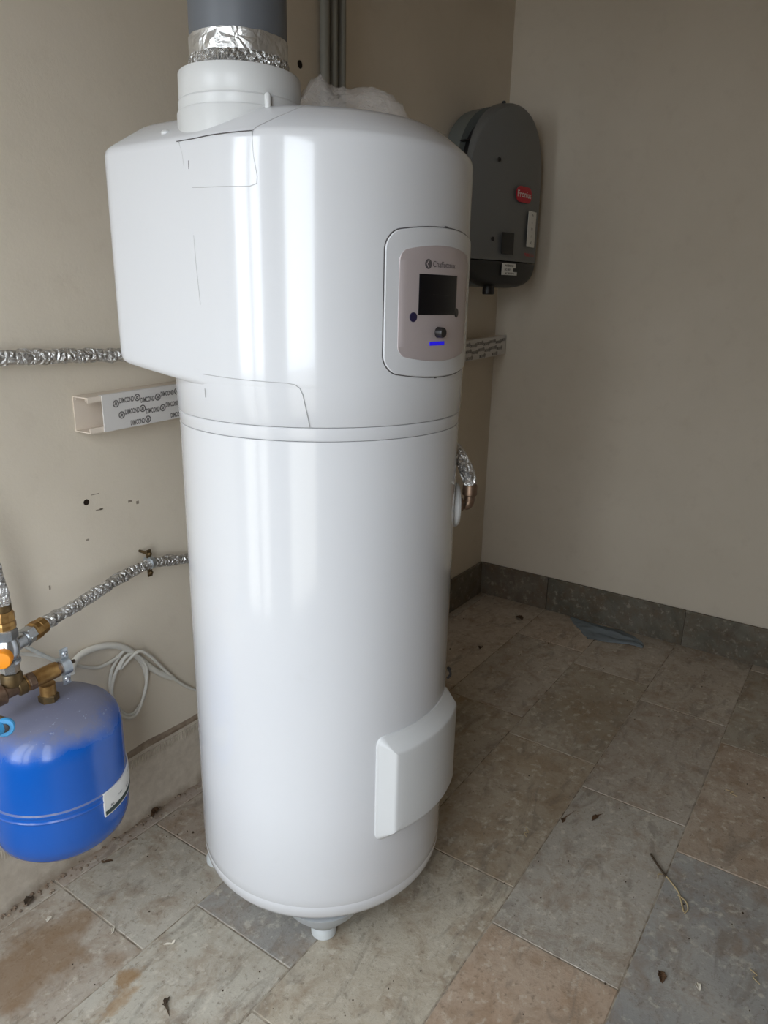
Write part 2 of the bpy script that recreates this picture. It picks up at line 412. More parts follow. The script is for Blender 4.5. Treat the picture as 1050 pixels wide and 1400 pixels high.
# cobbled grout smears are part of the grout bed; skirting tiles
bb = bmesh.new(); box(bb, -0.006, 0, YF, 0, 0, 0.164); BR = struct('baseboard_right', bb, GROUT, smooth=False)
def skirt(parent, x0, x1, y0, y1, col, h=0.168):
    bm = bmesh.new(); box(bm, x0, x1, y0, y1, 0, h, 0.0015)
    o = obj('skirting_tile', bm, STONE2, parent, smooth=False); o.color = col
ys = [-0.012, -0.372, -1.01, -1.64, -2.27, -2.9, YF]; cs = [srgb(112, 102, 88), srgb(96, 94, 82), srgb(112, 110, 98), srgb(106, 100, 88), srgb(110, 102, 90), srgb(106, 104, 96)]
for a, b, c in zip(ys, ys[1:], cs): skirt(BR, -0.016, -0.005, b+0.0015, a-0.0015, c)
bb = bmesh.new(); box(bb, -1.7, 0, -0.006, 0, 0, 0.164); BBk = struct('baseboard_back', bb, GROUT, smooth=False)
xs = [-0.016, -0.63, -1.25, -1.7]
for a, b, c in zip(xs, xs[1:], cs[3:]): skirt(BBk, b+0.0015, a-0.0015, -0.016, -0.005, c)

# bare strip on the back wall where the skirting is missing: ragged upper edge, combed adhesive
bm = bmesh.new()
N = 110; xa, xb = XL, -1.72; prev = None
for i in range(N+1):
    x = xa+(xb-xa)*i/N
    top = 0.213+0.006*noise.noise(Vector((x*9, 3, 0)))-0.004*(x+2.2)
    col = [bm.verts.new((x, -0.0005, top+0.004)), bm.verts.new((x, -0.004, top)), bm.verts.new((x, -0.005, top-0.02)),
           bm.verts.new((x, -0.006-0.002*noise.noise(Vector((x*14, 1, 1))), 0.09)), bm.verts.new((x, -0.007-0.004*abs(noise.noise(Vector((x*22, 1, 7)))), 0.018)), bm.verts.new((x, -0.014-0.008*noise.noise(Vector((x*30, 5, 1))), -0.002))]
    if prev:
        for k in range(5): bm.faces.new((prev[k], prev[k+1], col[k+1], col[k]))
    prev = col
TR = struct('trim_1', bm, STRIP)
bm = bmesh.new()   # darker ledge above the strip
prev = None
for i in range(N+1):
    x = xa+(xb-xa)*i/N
    top = 0.213+0.006*noise.noise(Vector((x*9, 3, 0)))-0.004*(x+2.2); w = 0.016+0.005*noise.noise(Vector((x*7, 9, 0)))
    col = [bm.verts.new((x, -0.0002, top+w)), bm.verts.new((x, -0.0055, top+w*0.4)), bm.verts.new((x, -0.0045, top-0.002))]
    if prev:
        for k in range(2): bm.faces.new((prev[k], prev[k+1], col[k+1], col[k]))
    prev = col
obj('plaster_ledge', bm, EDGE, TR)
bm = bmesh.new()   # comb ridges left by the trowel
for xs0, xs1, zt in ((-2.62, -2.47, 0.17), (-2.14, -1.86, 0.205)):
    x = xs0
    while x < xs1:
        hz = 0.014+0.010*random.random()
        box(bm, x, x+0.0028, -0.0078, -0.004, zt-hz-0.01, zt-0.004+0.004*noise.noise(Vector((x*20, 0, 0))))
        x += 0.0062
o = obj('adhesive_ridges', bm, STRIP, TR, smooth=False); o['kind'] = 'stuff'
# drill holes and pencil marks on the back wall
for (x, z, r) in ((-2.183, 0.959, 0.0062), (-1.375, 2.089, 0.0085)):
    bm = bmesh.new(); lathe(bm, [(r*1.25, 0), (r*1.1, 0.0010), (r, 0.0006)], (x, 0, z), (0, -1, 0), 20); obj('drill_hole', bm, HOLE, WB)
bm = bmesh.new()
for (x, z, w, h) in ((-2.158, 0.974, 0.011, 0.0008), (-2.150, 0.933, 0.010, 0.0012), (-2.145, 0.9335, 0.004, 0.002), (-2.060, 0.935, 0.006, 0.003), (-2.038, 0.927, 0.004, 0.004), (-2.19, .865, .004, .002), (-2.30, .775, .002, .005)):
    box(bm, x-w, x+w, -0.0006, 0.0, z-h, z+h)
obj('pencil_mark', bm, PENCIL, WB, smooth=False)
# crumbs of mortar along the wall foot
bm = bmesh.new(); random.seed(11)
for i in range(150):
    x = random.uniform(-3.0, -1.75); r = random.uniform(0.0015, 0.006)*(1.6 if random.random() < 0.12 else 1)
    q = bmesh.ops.create_icosphere(bm, subdivisions=1, radius=r)['verts']; y = -0.012-abs(random.gauss(0, 0.016))
    for v in q: v.co = v.co*(0.8+0.5*noise.noise(v.co*400+Vector((i, 0, 0)))); v.co.z *= 0.7; v.co += Vector((x, y, r*0.4))
tag(obj('mortar_crumbs', bm, EDGE, smooth=False), 'brown and grey mortar crumbs swept along the foot of the back wall', 'rubble', kind='stuff')

# ------------------------------------------------------------------ water heater
CX, CY, RR = -1.964, -0.557, 0.2945
def CM(a0, z0, r=RR):
    """surface map on the tank: u arc metres (increasing to the right seen from outside), v up, h outwards"""
    def M(u, v, h):
        a = radians(a0)+u/r
        return Vector((CX+(r+h)*cos(a), CY+(r+h)*sin(a), z0+v))
    return M
H = at(empty('water_heater', 'tall white cylindrical water heater with a squared back hood, standing on the tiled floor', 'water heater'), (CX, CY, 0))
def ring_prof(prof, n=128): 
    bm = bmesh.new(); lathe(bm, prof, (CX, CY, 0), n=n); return bm
# tank shell with rolled lower edge
pr = [(0.20, 0.128), (0.262, 0.130), (0.276, 0.134), (0.286, 0.142), (0.2915, 0.153), (0.2935, 0.166), (0.2938, 0.1770), (0.2934, 0.178), (0.2938, 0.1790), (RR, 0.20), (RR, 0.7), (RR, 1.2005), (RR-0.0012, 1.2015), (0.28, 1.2016)]
obj('tank_shell', ring_prof(pr), ENAMEL, H)
obj('trim_band', ring_prof([(0.28, 1.2018), (RR-0.0008, 1.2026), (RR+0.0002, 1.2048), (RR+0.0004, 1.2245), (RR-0.001, 1.2262), (0.28, 1.2265)]), CASING, H)
# base
obj('base_plinth', ring_prof([(0.10, 0.100), (0.17, 0.104), (0.20, 0.1285)]), BASEG, H)
for a in (-140.6, 155.5, 35, -55):
    fx, fy = CX+0.186*cos(radians(a)), CY+0.186*sin(radians(a))
    if a == 155.5: fx, fy = -2.098, -0.305
    bm = bmesh.new(); lathe(bm, [(0.034, 0.044), (0.044, 0.048), (0.088, 0.102), (0.098, 0.1275)] if a != 155.5 else [(0.014, 0.044), (0.016, 0.048), (0.018, 0.10), (0.018, 0.135)], (fx, fy, 0), n=40); FB = obj('foot_bracket', bm, BASEG, H)
    bm = bmesh.new(); lathe(bm, [(0.026, 0.0), (0.0300, 0.004), (0.0300, 0.018), (0.025, 0.026), (0.018, 0.030), (0.018, 0.0435)], (fx, fy, 0), n=28); obj('foot', bm, FOOT, H)

# hood: round at the front, square at the back
RH = 0.298; YB = -0.262
def plan(inset, rc=0.045, na=96):
    """closed outline: front half circle then the squared back"""
    r = RH-inset; yb = YB-inset; pts = []
    for k in range(na+1):
        a = -pi*k/na; pts.append((CX+r*cos(a), CY+r*sin(a), 0.0))
    xl, xr = CX-r, CX+r
    c = max(rc-inset*0.3, 0.02)
    for k in range(1, 9): pts.append((xl, CY+(yb-c-CY)*k/9, (k/9)))
    for k in range(0, 11):
        a = pi-pi/2*k/10; pts.append((xl+c+c*cos(a), yb-c+c*sin(a), 1.0))
    for k in range(1, 12): pts.append((xl+c+(xr-xl-2*c)*k/12, yb, 1.0))
    for k in range(0, 11):
        a = pi/2-pi/2*k/10; pts.append((xr-c+c*cos(a), yb-c+c*sin(a), 1.0))
    for k in range(1, 9): pts.append((xr, yb-c+(CY-(yb-c))*k/9, 1-k/9))
    return pts
def zb(x, y):       # rising under-edge of the overhanging back
    return 1.2265 if y <= CY+1e-6 else 1.278+0.128*(y-CY)
bm = bmesh.new()
rowsH = []
def add_row(inset, zf, low=False, backinset=0.0):
    ring = []
    base = plan(inset)
    for (x, y, w) in base:
        ring.append(bm.verts.new((x, y, zf(x, y, w))))
    rowsH.append(ring)
# front half below 1.30 is a round skirt; build hood in two meshes sharing the radius
def zf_low(d):
    return lambda x, y, w: 1.283+d+0.128*max(0, y-CY-0.02)
add_row(0.020, zf_low(0.0)); add_row(0.008, zf_low(0.0008)); add_row(0.003, zf_low(0.005)); add_row(0.0005, zf_low(0.012)); add_row(0.0, zf_low(0.02))
for z in (1.36, 1.45, 1.55, 1.64, 1.688): add_row(-0.0002*(z-1.3)/0.1, lambda x, y, w, z=z: z)
top = [(0.0015, 1.6975), (0.006, 1.7035), (0.030, 1.7225), (0.052, 1.739), (0.066, 1.7465), (0.080, 1.7500), (0.100, 1.7515), (0.16, 1.7525)]
for d, z in top: add_row(d, lambda x, y, w, z=z: z)
for a, b in zip(rowsH, rowsH[1:]):
    n = len(a)
    for i in range(n): bm.faces.new((a[i], a[(i+1) % n], b[(i+1) % n], b[i]))
bm.faces.new(rowsH[-1]); bm.faces.new(rowsH[0][::-1])
obj('hood', bm, CASING, H)
# round skirt between hood and trim band
obj('hood_skirt', ring_prof([(0.28, 1.2267), (RR+0.0012, 1.2275), (RR+0.0022, 1.229), (RR+0.0032, 1.305), (0.28, 1.306)]), CASING, H)
# thin joint lines
def surf(a, z, h=0.0006):
    """point on the upper casing for polar angle a (deg) and height z"""
    r = RH+0.0002+h if z > 1.3 else RR+0.0032+h
    if 90 < a <= 180: return Vector((CX-r, CY+RH*sin(radians(a)), z))
    if z <= 1.305: r = RR+0.0036+h
    if z > 1.6975:   # chamfer: interpolate the profile
        P = [(0.0, 1.69)]+top
        for (d0, z0), (d1, z1) in zip(P, P[1:]):
            if z0 <= z <= z1:
                t = (z-z0)/(z1-z0); r = RH-(d0+(d1-d0)*t)+h; break
    return Vector((CX+r*cos(radians(a)), CY+r*sin(radians(a)), z))
def seam(pts, w=0.0008, mat=GAP, name='seam', sub=10):
    bm = bmesh.new(); P = []
    for (a0, z0), (a1, z1) in zip(pts, pts[1:]):
        if a0 > 90 and a1 < 0: a0 -= 360
        for k in range(sub):
            t = k/sub; a = a0+(a1-a0)*t
            P.append(((a+360) if a < -180 else a, z0+(z1-z0)*t))
    P.append(pts[-1])
    V = [surf(a, z) for a, z in P]
    tube(bm, [p_-Vector(((p_.x-CX), (p_.y-CY), 0)).normalized()*w*0.75 for p_ in V], w, 6)
    return obj(name, bm, mat, H)
seam([(173.4, 1.620), (-180, 1.6185), (-163, 1.6160), (-160.6, 1.620), (-160.3, 1.630), (-161.4, 1.66), (-161.7, 1.6965), (-160.5, 1.7035), (-155, 1.722), (-149, 1.739), (-145, 1.7495)], 0.00075)
seam([(167, 1.6935), (175, 1.694), (-178, 1.6955), (-161.7, 1.6970)], 0.0008, GAPD)
seam([(168, 1.694), (169.5, 1.675), (170, 1.655)], 0.0006)
seam([(172.4, 1.662), (172.3, 1.649)], 0.0011, GAPD)
seam([(173.0, 1.545), (173.4, 1.50), (174.6, 1.43)], 0.0005)
seam([(174.3, 1.3095), (-178.8, 1.3082), (-166, 1.3060), (-152, 1.3040), (-149.3, 1.3015), (-147.8, 1.296), (-146.8, 1.285), (-145.2, 1.245), (-144.6, 1.2285)], 0.0007)
seam([(174.5, 1.284), (174.6, 1.268)], 0.0006)
# little clip dent and screw mark on the hood
bm = bmesh.new(); lathe(bm, [(0.0022, 0), (0.0022, 0.002), (0.001, 0.0025)], (CX-RR*0.985, CY+0.05, 1.293), (-1, -0.2, -0.1), 12); obj('clip', bm, GAPD, H)
bm = bmesh.new(); lathe(bm, [(0.008, 0), (0.0075, 0.004), (0.004, 0.006)], (CX-RH+0.024, -0.435, 1.7150), (-0.35, 0, 1), 16); obj('cap_plug', bm, PLAST, H)
# raised top boss
bm = bmesh.new(); lathe(bm, [(0.03, 0), (0.03, 0.008), (0.027, 0.010)], (-1.985, -0.725, 1.7475), n=32); obj('top_plug', bm, PLAST, H)

# duct collar
KX, KY = -2.143, -0.524
bm = bmesh.new(); lathe(bm, [(0.1095, 1.66), (0.1095, 1.745), (0.1085, 1.7475), (0.1060, 1.7480), (0.1058, 1.749)], (KX, KY, 0), n=96); K1 = obj('duct_collar', bm, PLAST, H)
bm = bmesh.new(); lathe(bm, [(0.1062, 1.7485), (0.1068, 1.750), (0.1068, 1.7635), (0.1045, 1.7655), (0.1040, 1.7670), (0.1055, 1.7695), (0.1050, 1.807), (0.1035, 1.8095), (0.092, 1.8100), (0.092, 1.80)], (KX, KY, 0), n=96); obj('collar_sleeve', bm, PLAST, K1)
bm = bmesh.new(); ang = radians(-112)
lathe(bm, [(0.0045, 0), (0.0055, 0.003), (0.0055, 0.028), (0.004, 0.031)], (KX+0.1125*cos(ang), KY+0.1125*sin(ang), 1.7345), n=20); obj('collar_rib', bm, PLAST, K1)

# control panel on the front
P0 = CM(-91.3, 1.439, RH)
bm = bmesh.new(); pad(bm, P0, 0.1495, 0.1165, 0.03, [(0, -0.004), (0, 0.0012)], bulge=0.0148); obj('panel_gap', bm, GAPD, H)
bm = bmesh.new(); pad(bm, P0, 0.1475, 0.1148, 0.029, [(0, 0), (0, 0.0022), (0.0016, 0.0038)], bulge=0.0148); CP = obj('control_panel', bm, CASING, H)
P1 = CM(-93.7, 1.4385, RH)
bm = bmesh.new(); pad(bm, P1, 0.1085, 0.0865, 0.016, [(0, 0.0035), (0, 0.0046), (0.0006, 0.0050)], bulge=0.0135); obj('fascia', bm, FASCIA, CP)
P2 = CM(-95.7, 1.4550, RH)
bm = bmesh.new(); pad(bm, P2, 0.0562, 0.0345, 0.001, [(0, 0.0045), (0, 0.0057), (0.0005, 0.0060)]); tag(obj('display', bm, SCREEN, CP), 'dark display screen')
for a, z, r, mt, nm in ((-108.6, 1.4168, 0.0083, BTN, 'blue-tinted dark round button'), (-84.0, 1.424, 0.0083, BLACKP, 'dark round button')):
    bm = bmesh.new(); pad(bm, CM(a, z, RH), r, r, r, [(0, 0.0045), (0, 0.0056), (0.001, 0.0062)], n=8); tag(obj('button', bm, mt, CP), nm)
a = radians(-96.3); nx = Vector((cos(a), sin(a), 0))
bm = bmesh.new(); lathe(bm, [(0.0098, 0), (0.0094, 0.003), (0.0092, 0.012), (0.0080, 0.014)], Vector((CX, CY, 1.390))+nx*(RH+0.0045), nx, 28); obj('knob', bm, BLACKP, CP)
bm = bmesh.new(); pad(bm, CM(-96.5, 1.3705, RH), 0.0215, 0.0034, 0.001, [(0, 0.0045), (0, 0.0056), (0.0005, 0.0060)]); tag(obj('indicator_light', bm, LED, CP), 'glowing blue indicator bar')
ML = CM(-94.4, 1.5063, RH); bm = bmesh.new()
lettering(bm, ML, 'Chaffoteaux', 0.0145, u=0.0035, v=0, h=0.0054)
def ringmark(bm, M, u, v, r0, r1, h, a0=0, a1=2*pi, n=28):
    A = [(bm.verts.new(M(u+r0*cos(a0+(a1-a0)*k/n), v+r0*sin(a0+(a1-a0)*k/n), h)), bm.verts.new(M(u+r1*cos(a0+(a1-a0)*k/n), v+r1*sin(a0+(a1-a0)*k/n), h))) for k in range(n+1)]
    for p, q in zip(A, A[1:]): bm.faces.new((p[0], p[1], q[1], q[0]))
# emblem: filled disc with a pale angle bracket
ringmark(bm, ML, -0.0425, 0, 0.0001, 0.0084, 0.0054)
obj('brand_lettering', bm, PRINTG, CP, smooth=False)
bm = bmesh.new()
for s in (1, -1):
    V = [ML(-0.0425+x, y*s, 0.0058) for x, y in ((-0.0048, 0), (-0.0028, 0), (0.0020, 0.0062), (0.0002, 0.0068))]
    bm.faces.new([bm.verts.new(v) for v in V])
obj('brand_emblem', bm, FASCIA, CP, smooth=False)
for (a, z, w, h) in ((-119.35, 1.418, 0.0012, 0.004), (-93.0, 1.5705, 0.004, 0.0012), (-96, 1.3085, 0.003, 0.0013)):
    bm = bmesh.new(); pad(bm, CM(a, z, RH), w, h, 0.0005, [(0, 0.001), (0, 0.0026)], n=4); obj('release_notch', bm, GAPD, H)

# heating-element cover low on the front
bm = bmesh.new(); pad(bm, CM(-91.2, 0.4565), 0.1420, 0.1270, 0.018, [(0, -0.004), (0, 0.0025), (0.0012, 0.0042), (0.0025, 0.0048), (0.0045, 0.0062), (0.0270, 0.0275), (0.0295, 0.0298), (0.0320, 0.0308), (0.0360, 0.0313)]); obj('element_cover', bm, PLAST, H)
bm = bmesh.new(); tube(bm, spline([(CX+0.298*cos(radians(-64)), CY+0.298*sin(radians(-64)), 0.60), (CX+0.305*cos(radians(-64)), CY+0.305*sin(radians(-64)), 0.612), (CX+0.299*cos(radians(-65)), CY+0.299*sin(radians(-65)), 0.63), (CX+0.304*cos(radians(-63)), CY+0.304*sin(radians(-63)), 0.622)], 6), 0.003, 8); obj('wire_tail', bm, BLACKP, H)
# hot-water outlet flange at the side
a = radians(-54); nd = Vector((cos(a), sin(a), 0)); FC = Vector((CX, CY, 1.008))+nd*(RR-0.004)
bm = bmesh.new(); lathe(bm, [(0.050, 0), (0.050, 0.010), (0.046, 0.015), (0.030, 0.018), (0.012, 0.018)], FC, nd, 40); obj('pipe_flange', bm, PLAST, H)
finish(H)
for c in H.children: pass

# grey flue duct and foil tape above the collar
D = at(empty('exhaust_duct', 'grey plastic air duct rising from the heater collar, sealed with silver foil tape', 'duct'), (KX, KY, 1.81))
bm = bmesh.new(); lathe(bm, [(0.0830, 1.8105), (0.0830, ZC)], (KX, KY, 0), n=72); obj('pipe', bm, GREYP, D)
bm = bmesh.new()
def tape_row(z, r, amp, sd):
    return [(KX+(r+amp*noise.noise(Vector((cos(t)*6, sin(t)*6, z*40+sd))))*cos(t), KY+(r+amp*noise.noise(Vector((cos(t)*6, sin(t)*6, z*40+sd))))*sin(t), z+0.0012*noise.noise(Vector((cos(t)*5, sin(t)*5, sd)))) for t in [2*pi*i/160 for i in range(160)]]
def band(bm, rws):
    R_ = [[bm.verts.new(p) for p in rw] for rw in rws]
    for a, b in zip(R_, R_[1:]):
        for i in range(len(a)): bm.faces.new((a[i], a[(i+1) % len(a)], b[(i+1) % len(b)], b[i]))
band(bm, [tape_row(1.832+0.031*k/8, 0.0845, 0.0006, 1) for k in range(9)]); obj('foil_tape', bm, TAPE, D)
bm = bmesh.new(); random.seed(5)
rws = []
for k in range(8):
    z = 1.811+0.022*k/7; rws.append([(KX+(0.0848+0.0022*noise.noise(Vector((i*0.55, k*0.9, 0))))*cos(2*pi*i/220), KY+(0.0848+0.0022*noise.noise(Vector((i*0.55, k*0.9, 0))))*sin(2*pi*i/220), z) for i in range(220)])
band(bm, rws); obj('wrinkled_tape', bm, TAPEW, D)
finish(D)

# crumpled plastic bag on top of the hood, behind
def crumple(name, cx, cy, z0, lx, ly, hf, mat, parent, seed, nx=70, ny=50, rot=0.0):
    bm = bmesh.new(); V = []
    for i in range(nx+1):
        row = []
        for j in range(ny+1):
            u, v = i/nx, j/ny
            e = (1-abs(2*u-1)**3)*(1-abs(2*v-1)**2.5)
            p = Vector((u*4, v*3, seed))
            hgt = hf(u, v)*e+0.012*abs(noise.noise(p*2.2))+0.008*abs(noise.noise(p*5.5))+0.004*abs(noise.noise(p*12))
            x = (u-0.5)*lx+0.02*noise.noise(p+Vector((0, 5, 0))); y = (v-0.5)*ly+0.02*noise.noise(p+Vector((5, 0, 0)))
            row.append(bm.verts.new((cx+x*cos(rot)-y*sin(rot), cy+x*sin(rot)+y*cos(rot), z0+max(0.0012, hgt*(0.25+0.75*e)))))
        V.append(row)
    for i in range(nx):
        for j in range(ny): bm.faces.new((V[i][j], V[i+1][j], V[i+1][j+1], V[i][j+1]))
    return obj(name, bm, mat, parent, sharp=None)
def bagh(u, v): return 0.060*math.exp(-((u-0.20)/0.15)**2)+0.042*math.exp(-((u-0.56)/0.17)**2)+0.030*(1-u)+0.010
BG = crumple('plastic_bag', -1.948, -0.640, 1.7535, 0.345, 0.125, bagh, BAG, None, 2.0, rot=radians(-24))
tag(BG, 'crumpled clear plastic bag lying on top of the white heater hood', 'plastic bag')

# ------------------------------------------------------------------ foil wrapped pipes
def foil_tube(pts, r, name='foil_wrap', parent=None, mat=None, seed=0, n=22, amp=0.22):
    P = [Vector(p) for p in pts]
    # resample
    out = [P[0]]; step = 0.0035
    for a, b in zip(P, P[1:]):
        k = max(1, int((b-a).length/step))
        for i in range(1, k+1): out.append(a+(b-a)*i/k)
    bm = bmesh.new()
    def rf(i, a, rr):
        s = i*0.09; tw = a*1.0+i*0.10
        return rr*(1+amp*noise.noise(Vector((cos(a)*1.6, sin(a)*1.6, s*1.4+seed)))+amp*0.55*noise.noise(Vector((cos(tw)*4, sin(tw)*4, s*3+seed)))+0.10*max(0, sin(tw*1.0))**6)
    tube(bm, out, r, n, rf=rf)
    return obj(name, bm, mat or FOIL, parent, sharp=24)
t = foil_tube([(-3.2, -0.033, 1.322), (-2.3, -0.033, 1.313), (-2.02, -0.033, 1.304), (-1.93, -0.033, 1.30)], 0.0155, 'foil_wrapped_pipe', None, None, 3, amp=0.26)
tag(t, 'silver foil wrapped pipe running level along the back wall into the heater hood', 'pipe')

# outlet elbow and pipe at the heater's right side
O = at(empty('outlet_pipe', 'foil wrapped pipe with brass elbow on the right side of the heater', 'pipe'), tuple(FC+nd*0.02))
ep = FC+nd*0.0185
bm = bmesh.new(); lathe(bm, [(0.0145, -0.004), (0.0155, -0.002), (0.0155, 0.006), (0.0125, 0.008)], ep, nd, 6); obj('nut', bm, COPPER, O, smooth=False)
e1 = ep+nd*0.021
bm = bmesh.new(); tube(bm, spline([ep+nd*0.012, ep+nd*0.017, e1+Vector((0, 0, 0.008)), e1+Vector((0, 0, 0.022))], 6), 0.0115, 18); obj('elbow', bm, COPPER, O)
bm = bmesh.new(); lathe(bm, [(0.0150, 0), (0.0165, 0.002), (0.0165, 0.022), (0.0145, 0.025)], e1+Vector((0, 0, 0.022)), (0, 0, 1), 24); obj('collar', bm, COPPER, O)
foil_tube(spline([e1+Vector((0, 0, 0.046)), e1+Vector((-0.004, 0.012, 0.08)), e1+Vector((-0.012, 0.05, 0.13)), e1+Vector((0.0, 0.18, 0.15)), Vector((-1.65, -0.22, 1.13)), Vector((-1.65, -0.004, 1.10))], 8), 0.0150, 'foil_wrap', O, None, 8, amp=0.16)
finish(O)

# ------------------------------------------------------------------ cable trunking with printed film
TK = at(empty('cable_trunking', 'white cable trunking box with printed protective film fixed on the back wall', 'trunking'), (-2.19, 0, 1.175))
X0, X1 = -2.192, -0.004
def tz(x): return 1.1755+(1.2560-1.1755)*(x-X0)/(X1-X0)
HT = 0.0415
def slab(bm, y0, y1, a0, a1, x0=X0, x1=X1):
    q = [bm.verts.new((x, y, tz(x)+a)) for x in (x0, x1) for y in (y0, y1) for a in (a0, a1)]
    for f in ((0, 1, 3, 2), (4, 6, 7, 5), (0, 4, 5, 1), (2, 3, 7, 6), (0, 2, 6, 4), (1, 5, 7, 3)): bm.faces.new([q[i] for i in f])
bm = bmesh.new()
slab(bm, -0.0025, -0.0002, -HT, HT); slab(bm, -0.0575, -0.0025, HT-0.0025, HT); slab(bm, -0.0575, -0.0025, -HT, -HT+0.0025)
slab(bm, -0.0575, -0.0555, HT-0.012, HT-0.0025); slab(bm, -0.0575, -0.0555, -HT+0.0025, -HT+0.012)
slab(bm, -0.012, -0.010, HT-0.008, HT-0.0025); slab(bm, -0.050, -0.048, HT-0.008, HT-0.0025)
obj('channel', bm, TRUNK, TK, smooth=False)
bm = bmesh.new(); slab(bm, -0.0605, -0.0578, -HT-0.001, HT+0.001, X0+0.036, X1); slab(bm, -0.0578, -0.048, HT+0.0001, HT+0.0015, X0+0.036, X1); slab(bm, -0.0578, -0.048, -HT-0.0015, -HT-0.0001, X0+0.036, X1)
LIDo = obj('cover_strip', bm, FILM, TK, smooth=False)
bm = bmesh.new()
def TM(u, v, h): return Vector((u, -0.0606-h, tz(u)+v))
i = 0
for i in range(-1, 38):
    for j in range(-1, 4):
        u = X0+0.072+0.0605*i+0.0135*j; v = 0.019-0.0285*j+(0.007 if i % 2 else 0.0)
        if abs(v) > HT-0.0045: continue
        if X0+0.046 < u < X1-0.010 and abs(v) <= HT-0.009:
            ringmark(bm, TM, u, v, 0.0062, 0.0089, 0.0002, n=18)
            ringmark(bm, TM, u, v, 0.0008, 0.0034, 0.0002, n=10)
            for q in range(4): ringmark(bm, TM, u+0.0046*cos(q*pi/2+.6), v+0.0046*sin(q*pi/2+.6), 0.0002, 0.0013, 0.0002, n=6)
        if u-0.050 > X0+0.037 and u-0.01 < X1: lettering(bm, TM, 'DIMCOND', 0.0165, u=u-0.0305, v=v-0.002, h=0.0002, bold=0.0005, sx=0.52)
obj('film_print', bm, FILMINK, LIDo, smooth=False)
finish(TK)

# conduits up the back wall
for k, (x, mtl) in enumerate(((-1.282, 0), (-1.243, 1), (-1.203, 2))):
    bm = bmesh.new(); tube(bm, [(x, -0.0165, 1.31), (x, -0.0165, ZC)], 0.0142, 20)
    tag(obj('conduit', bm, DUCTPVC), ['leftmost of the three grey conduits rising on the back wall', 'middle of the three grey conduits rising on the back wall', 'rightmost of the three grey conduits rising on the back wall'][k], 'conduit', 'grey conduits rising behind the heater')

# ------------------------------------------------------------------ inverter in the corner
IX, IW = -0.330, 0.225
I = at(empty('inverter', 'dark grey wall-mounted power inverter with rounded top and red oval badge, in the corner', 'inverter'), (IX, 0, 1.5))
def arch(hw, zl, zs, zt, zbot=None, n=30, nb=24, kb=2.4):
    """outline points (x,z): bottom curved or flat, straight sides, arched top"""
    pts = []
    for k in range(n+1):
        a = pi*k/n; pts.append((IX+hw*cos(a), zs+(zt-zs)*sin(a)**0.92 if sin(a) > 0 else zs))
    if zbot is None: pts += [(IX-hw, zl), (IX+hw, zl)]
    else:
        for k in range(nb+1):
            a = pi+pi*k/nb; c = cos(a); s = sin(a)
            pts.append((IX+hw*math.copysign(abs(c)**(2/kb), c), zl+(zl-zbot)*math.copysign(abs(s)**(2/kb), s)))
    return pts
def yface(x): u = (x-IX)/IW; return -0.150-0.035*(1-u*u)
def prism(bm, out, y0f, y1f):
    A = [bm.verts.new((x, y0f(x), z)) for x, z in out]; B = [bm.verts.new((x, y1f(x), z)) for x, z in out]; n = len(A)
    for i in range(n): bm.faces.new((A[i], A[(i+1) % n], B[(i+1) % n], B[i]))
    return A, B
bm = bmesh.new(); o_ = arch(IW+0.004, 1.62, 1.93, 2.170, 1.505)
A, B = prism(bm, o_, lambda x: -0.0005, lambda x: -0.075); bm.faces.new(A); bm.faces.new(B[::-1]); obj('heat_sink_housing', bm, HEATSINK, I)
bm = bmesh.new(); o_ = arch(IW-0.022, 1.62, 1.925, 2.135, 1.525)
A, B = prism(bm, o_, lambda x: -0.074, lambda x: -0.118); bm.faces.new(A); bm.faces.new(B[::-1]); obj('core', bm, BLACKP, I)
# sparse vent fins in the gap
for k in range(7):
    z = 1.66+k*0.06
    bm = bmesh.new(); box(bm, IX-IW+0.006, IX-IW+0.024, -0.116, -0.076, z, z+0.004); obj('fin', bm, BLACKP, I, smooth=False)
def face_grid(bm, zlo, zhi, nx=44, nz=36, rim=0.02, t=0.0):
    """convex shell: for each x column runs between zlo(x) and zhi(x)"""
    V = []
    for i in range(nx+1):
        th = pi*i/nx; x = IX-IW*cos(th); row = []
        for j in range(nz+1):
            s = 0.5-0.5*cos(pi*j/nz); z = zlo(x)+(zhi(x)-zlo(x))*s
            # edge rounding
            ztop = ztopf(x); zb_ = zbotf(x)
            e = min(1.0, max(0, (ztop-z))/rim); e2 = min(1.0, max(0, (z-zb_))/rim)
            y = -0.118+(yface(x)+0.128)*sqrt(max(0, 1-(1-e)**2))*sqrt(max(0, 1-(1-e2)**2))
            row.append(bm.verts.new((x, y, z)))
        V.append(row)
    for i in range(nx):
        for j in range(nz):
            try: bm.faces.new((V[i][j], V[i+1][j], V[i+1][j+1], V[i][j+1]))
            except ValueError: pass
    return V
def ztopf(x): u = min(1, abs(x-IX)/IW); return 1.93+0.245*sqrt(max(0, 1-u*u))
def zbotf(x): u = min(1, abs(x-IX)/IW); return 1.60-0.098*(1-u**3.2)**0.5
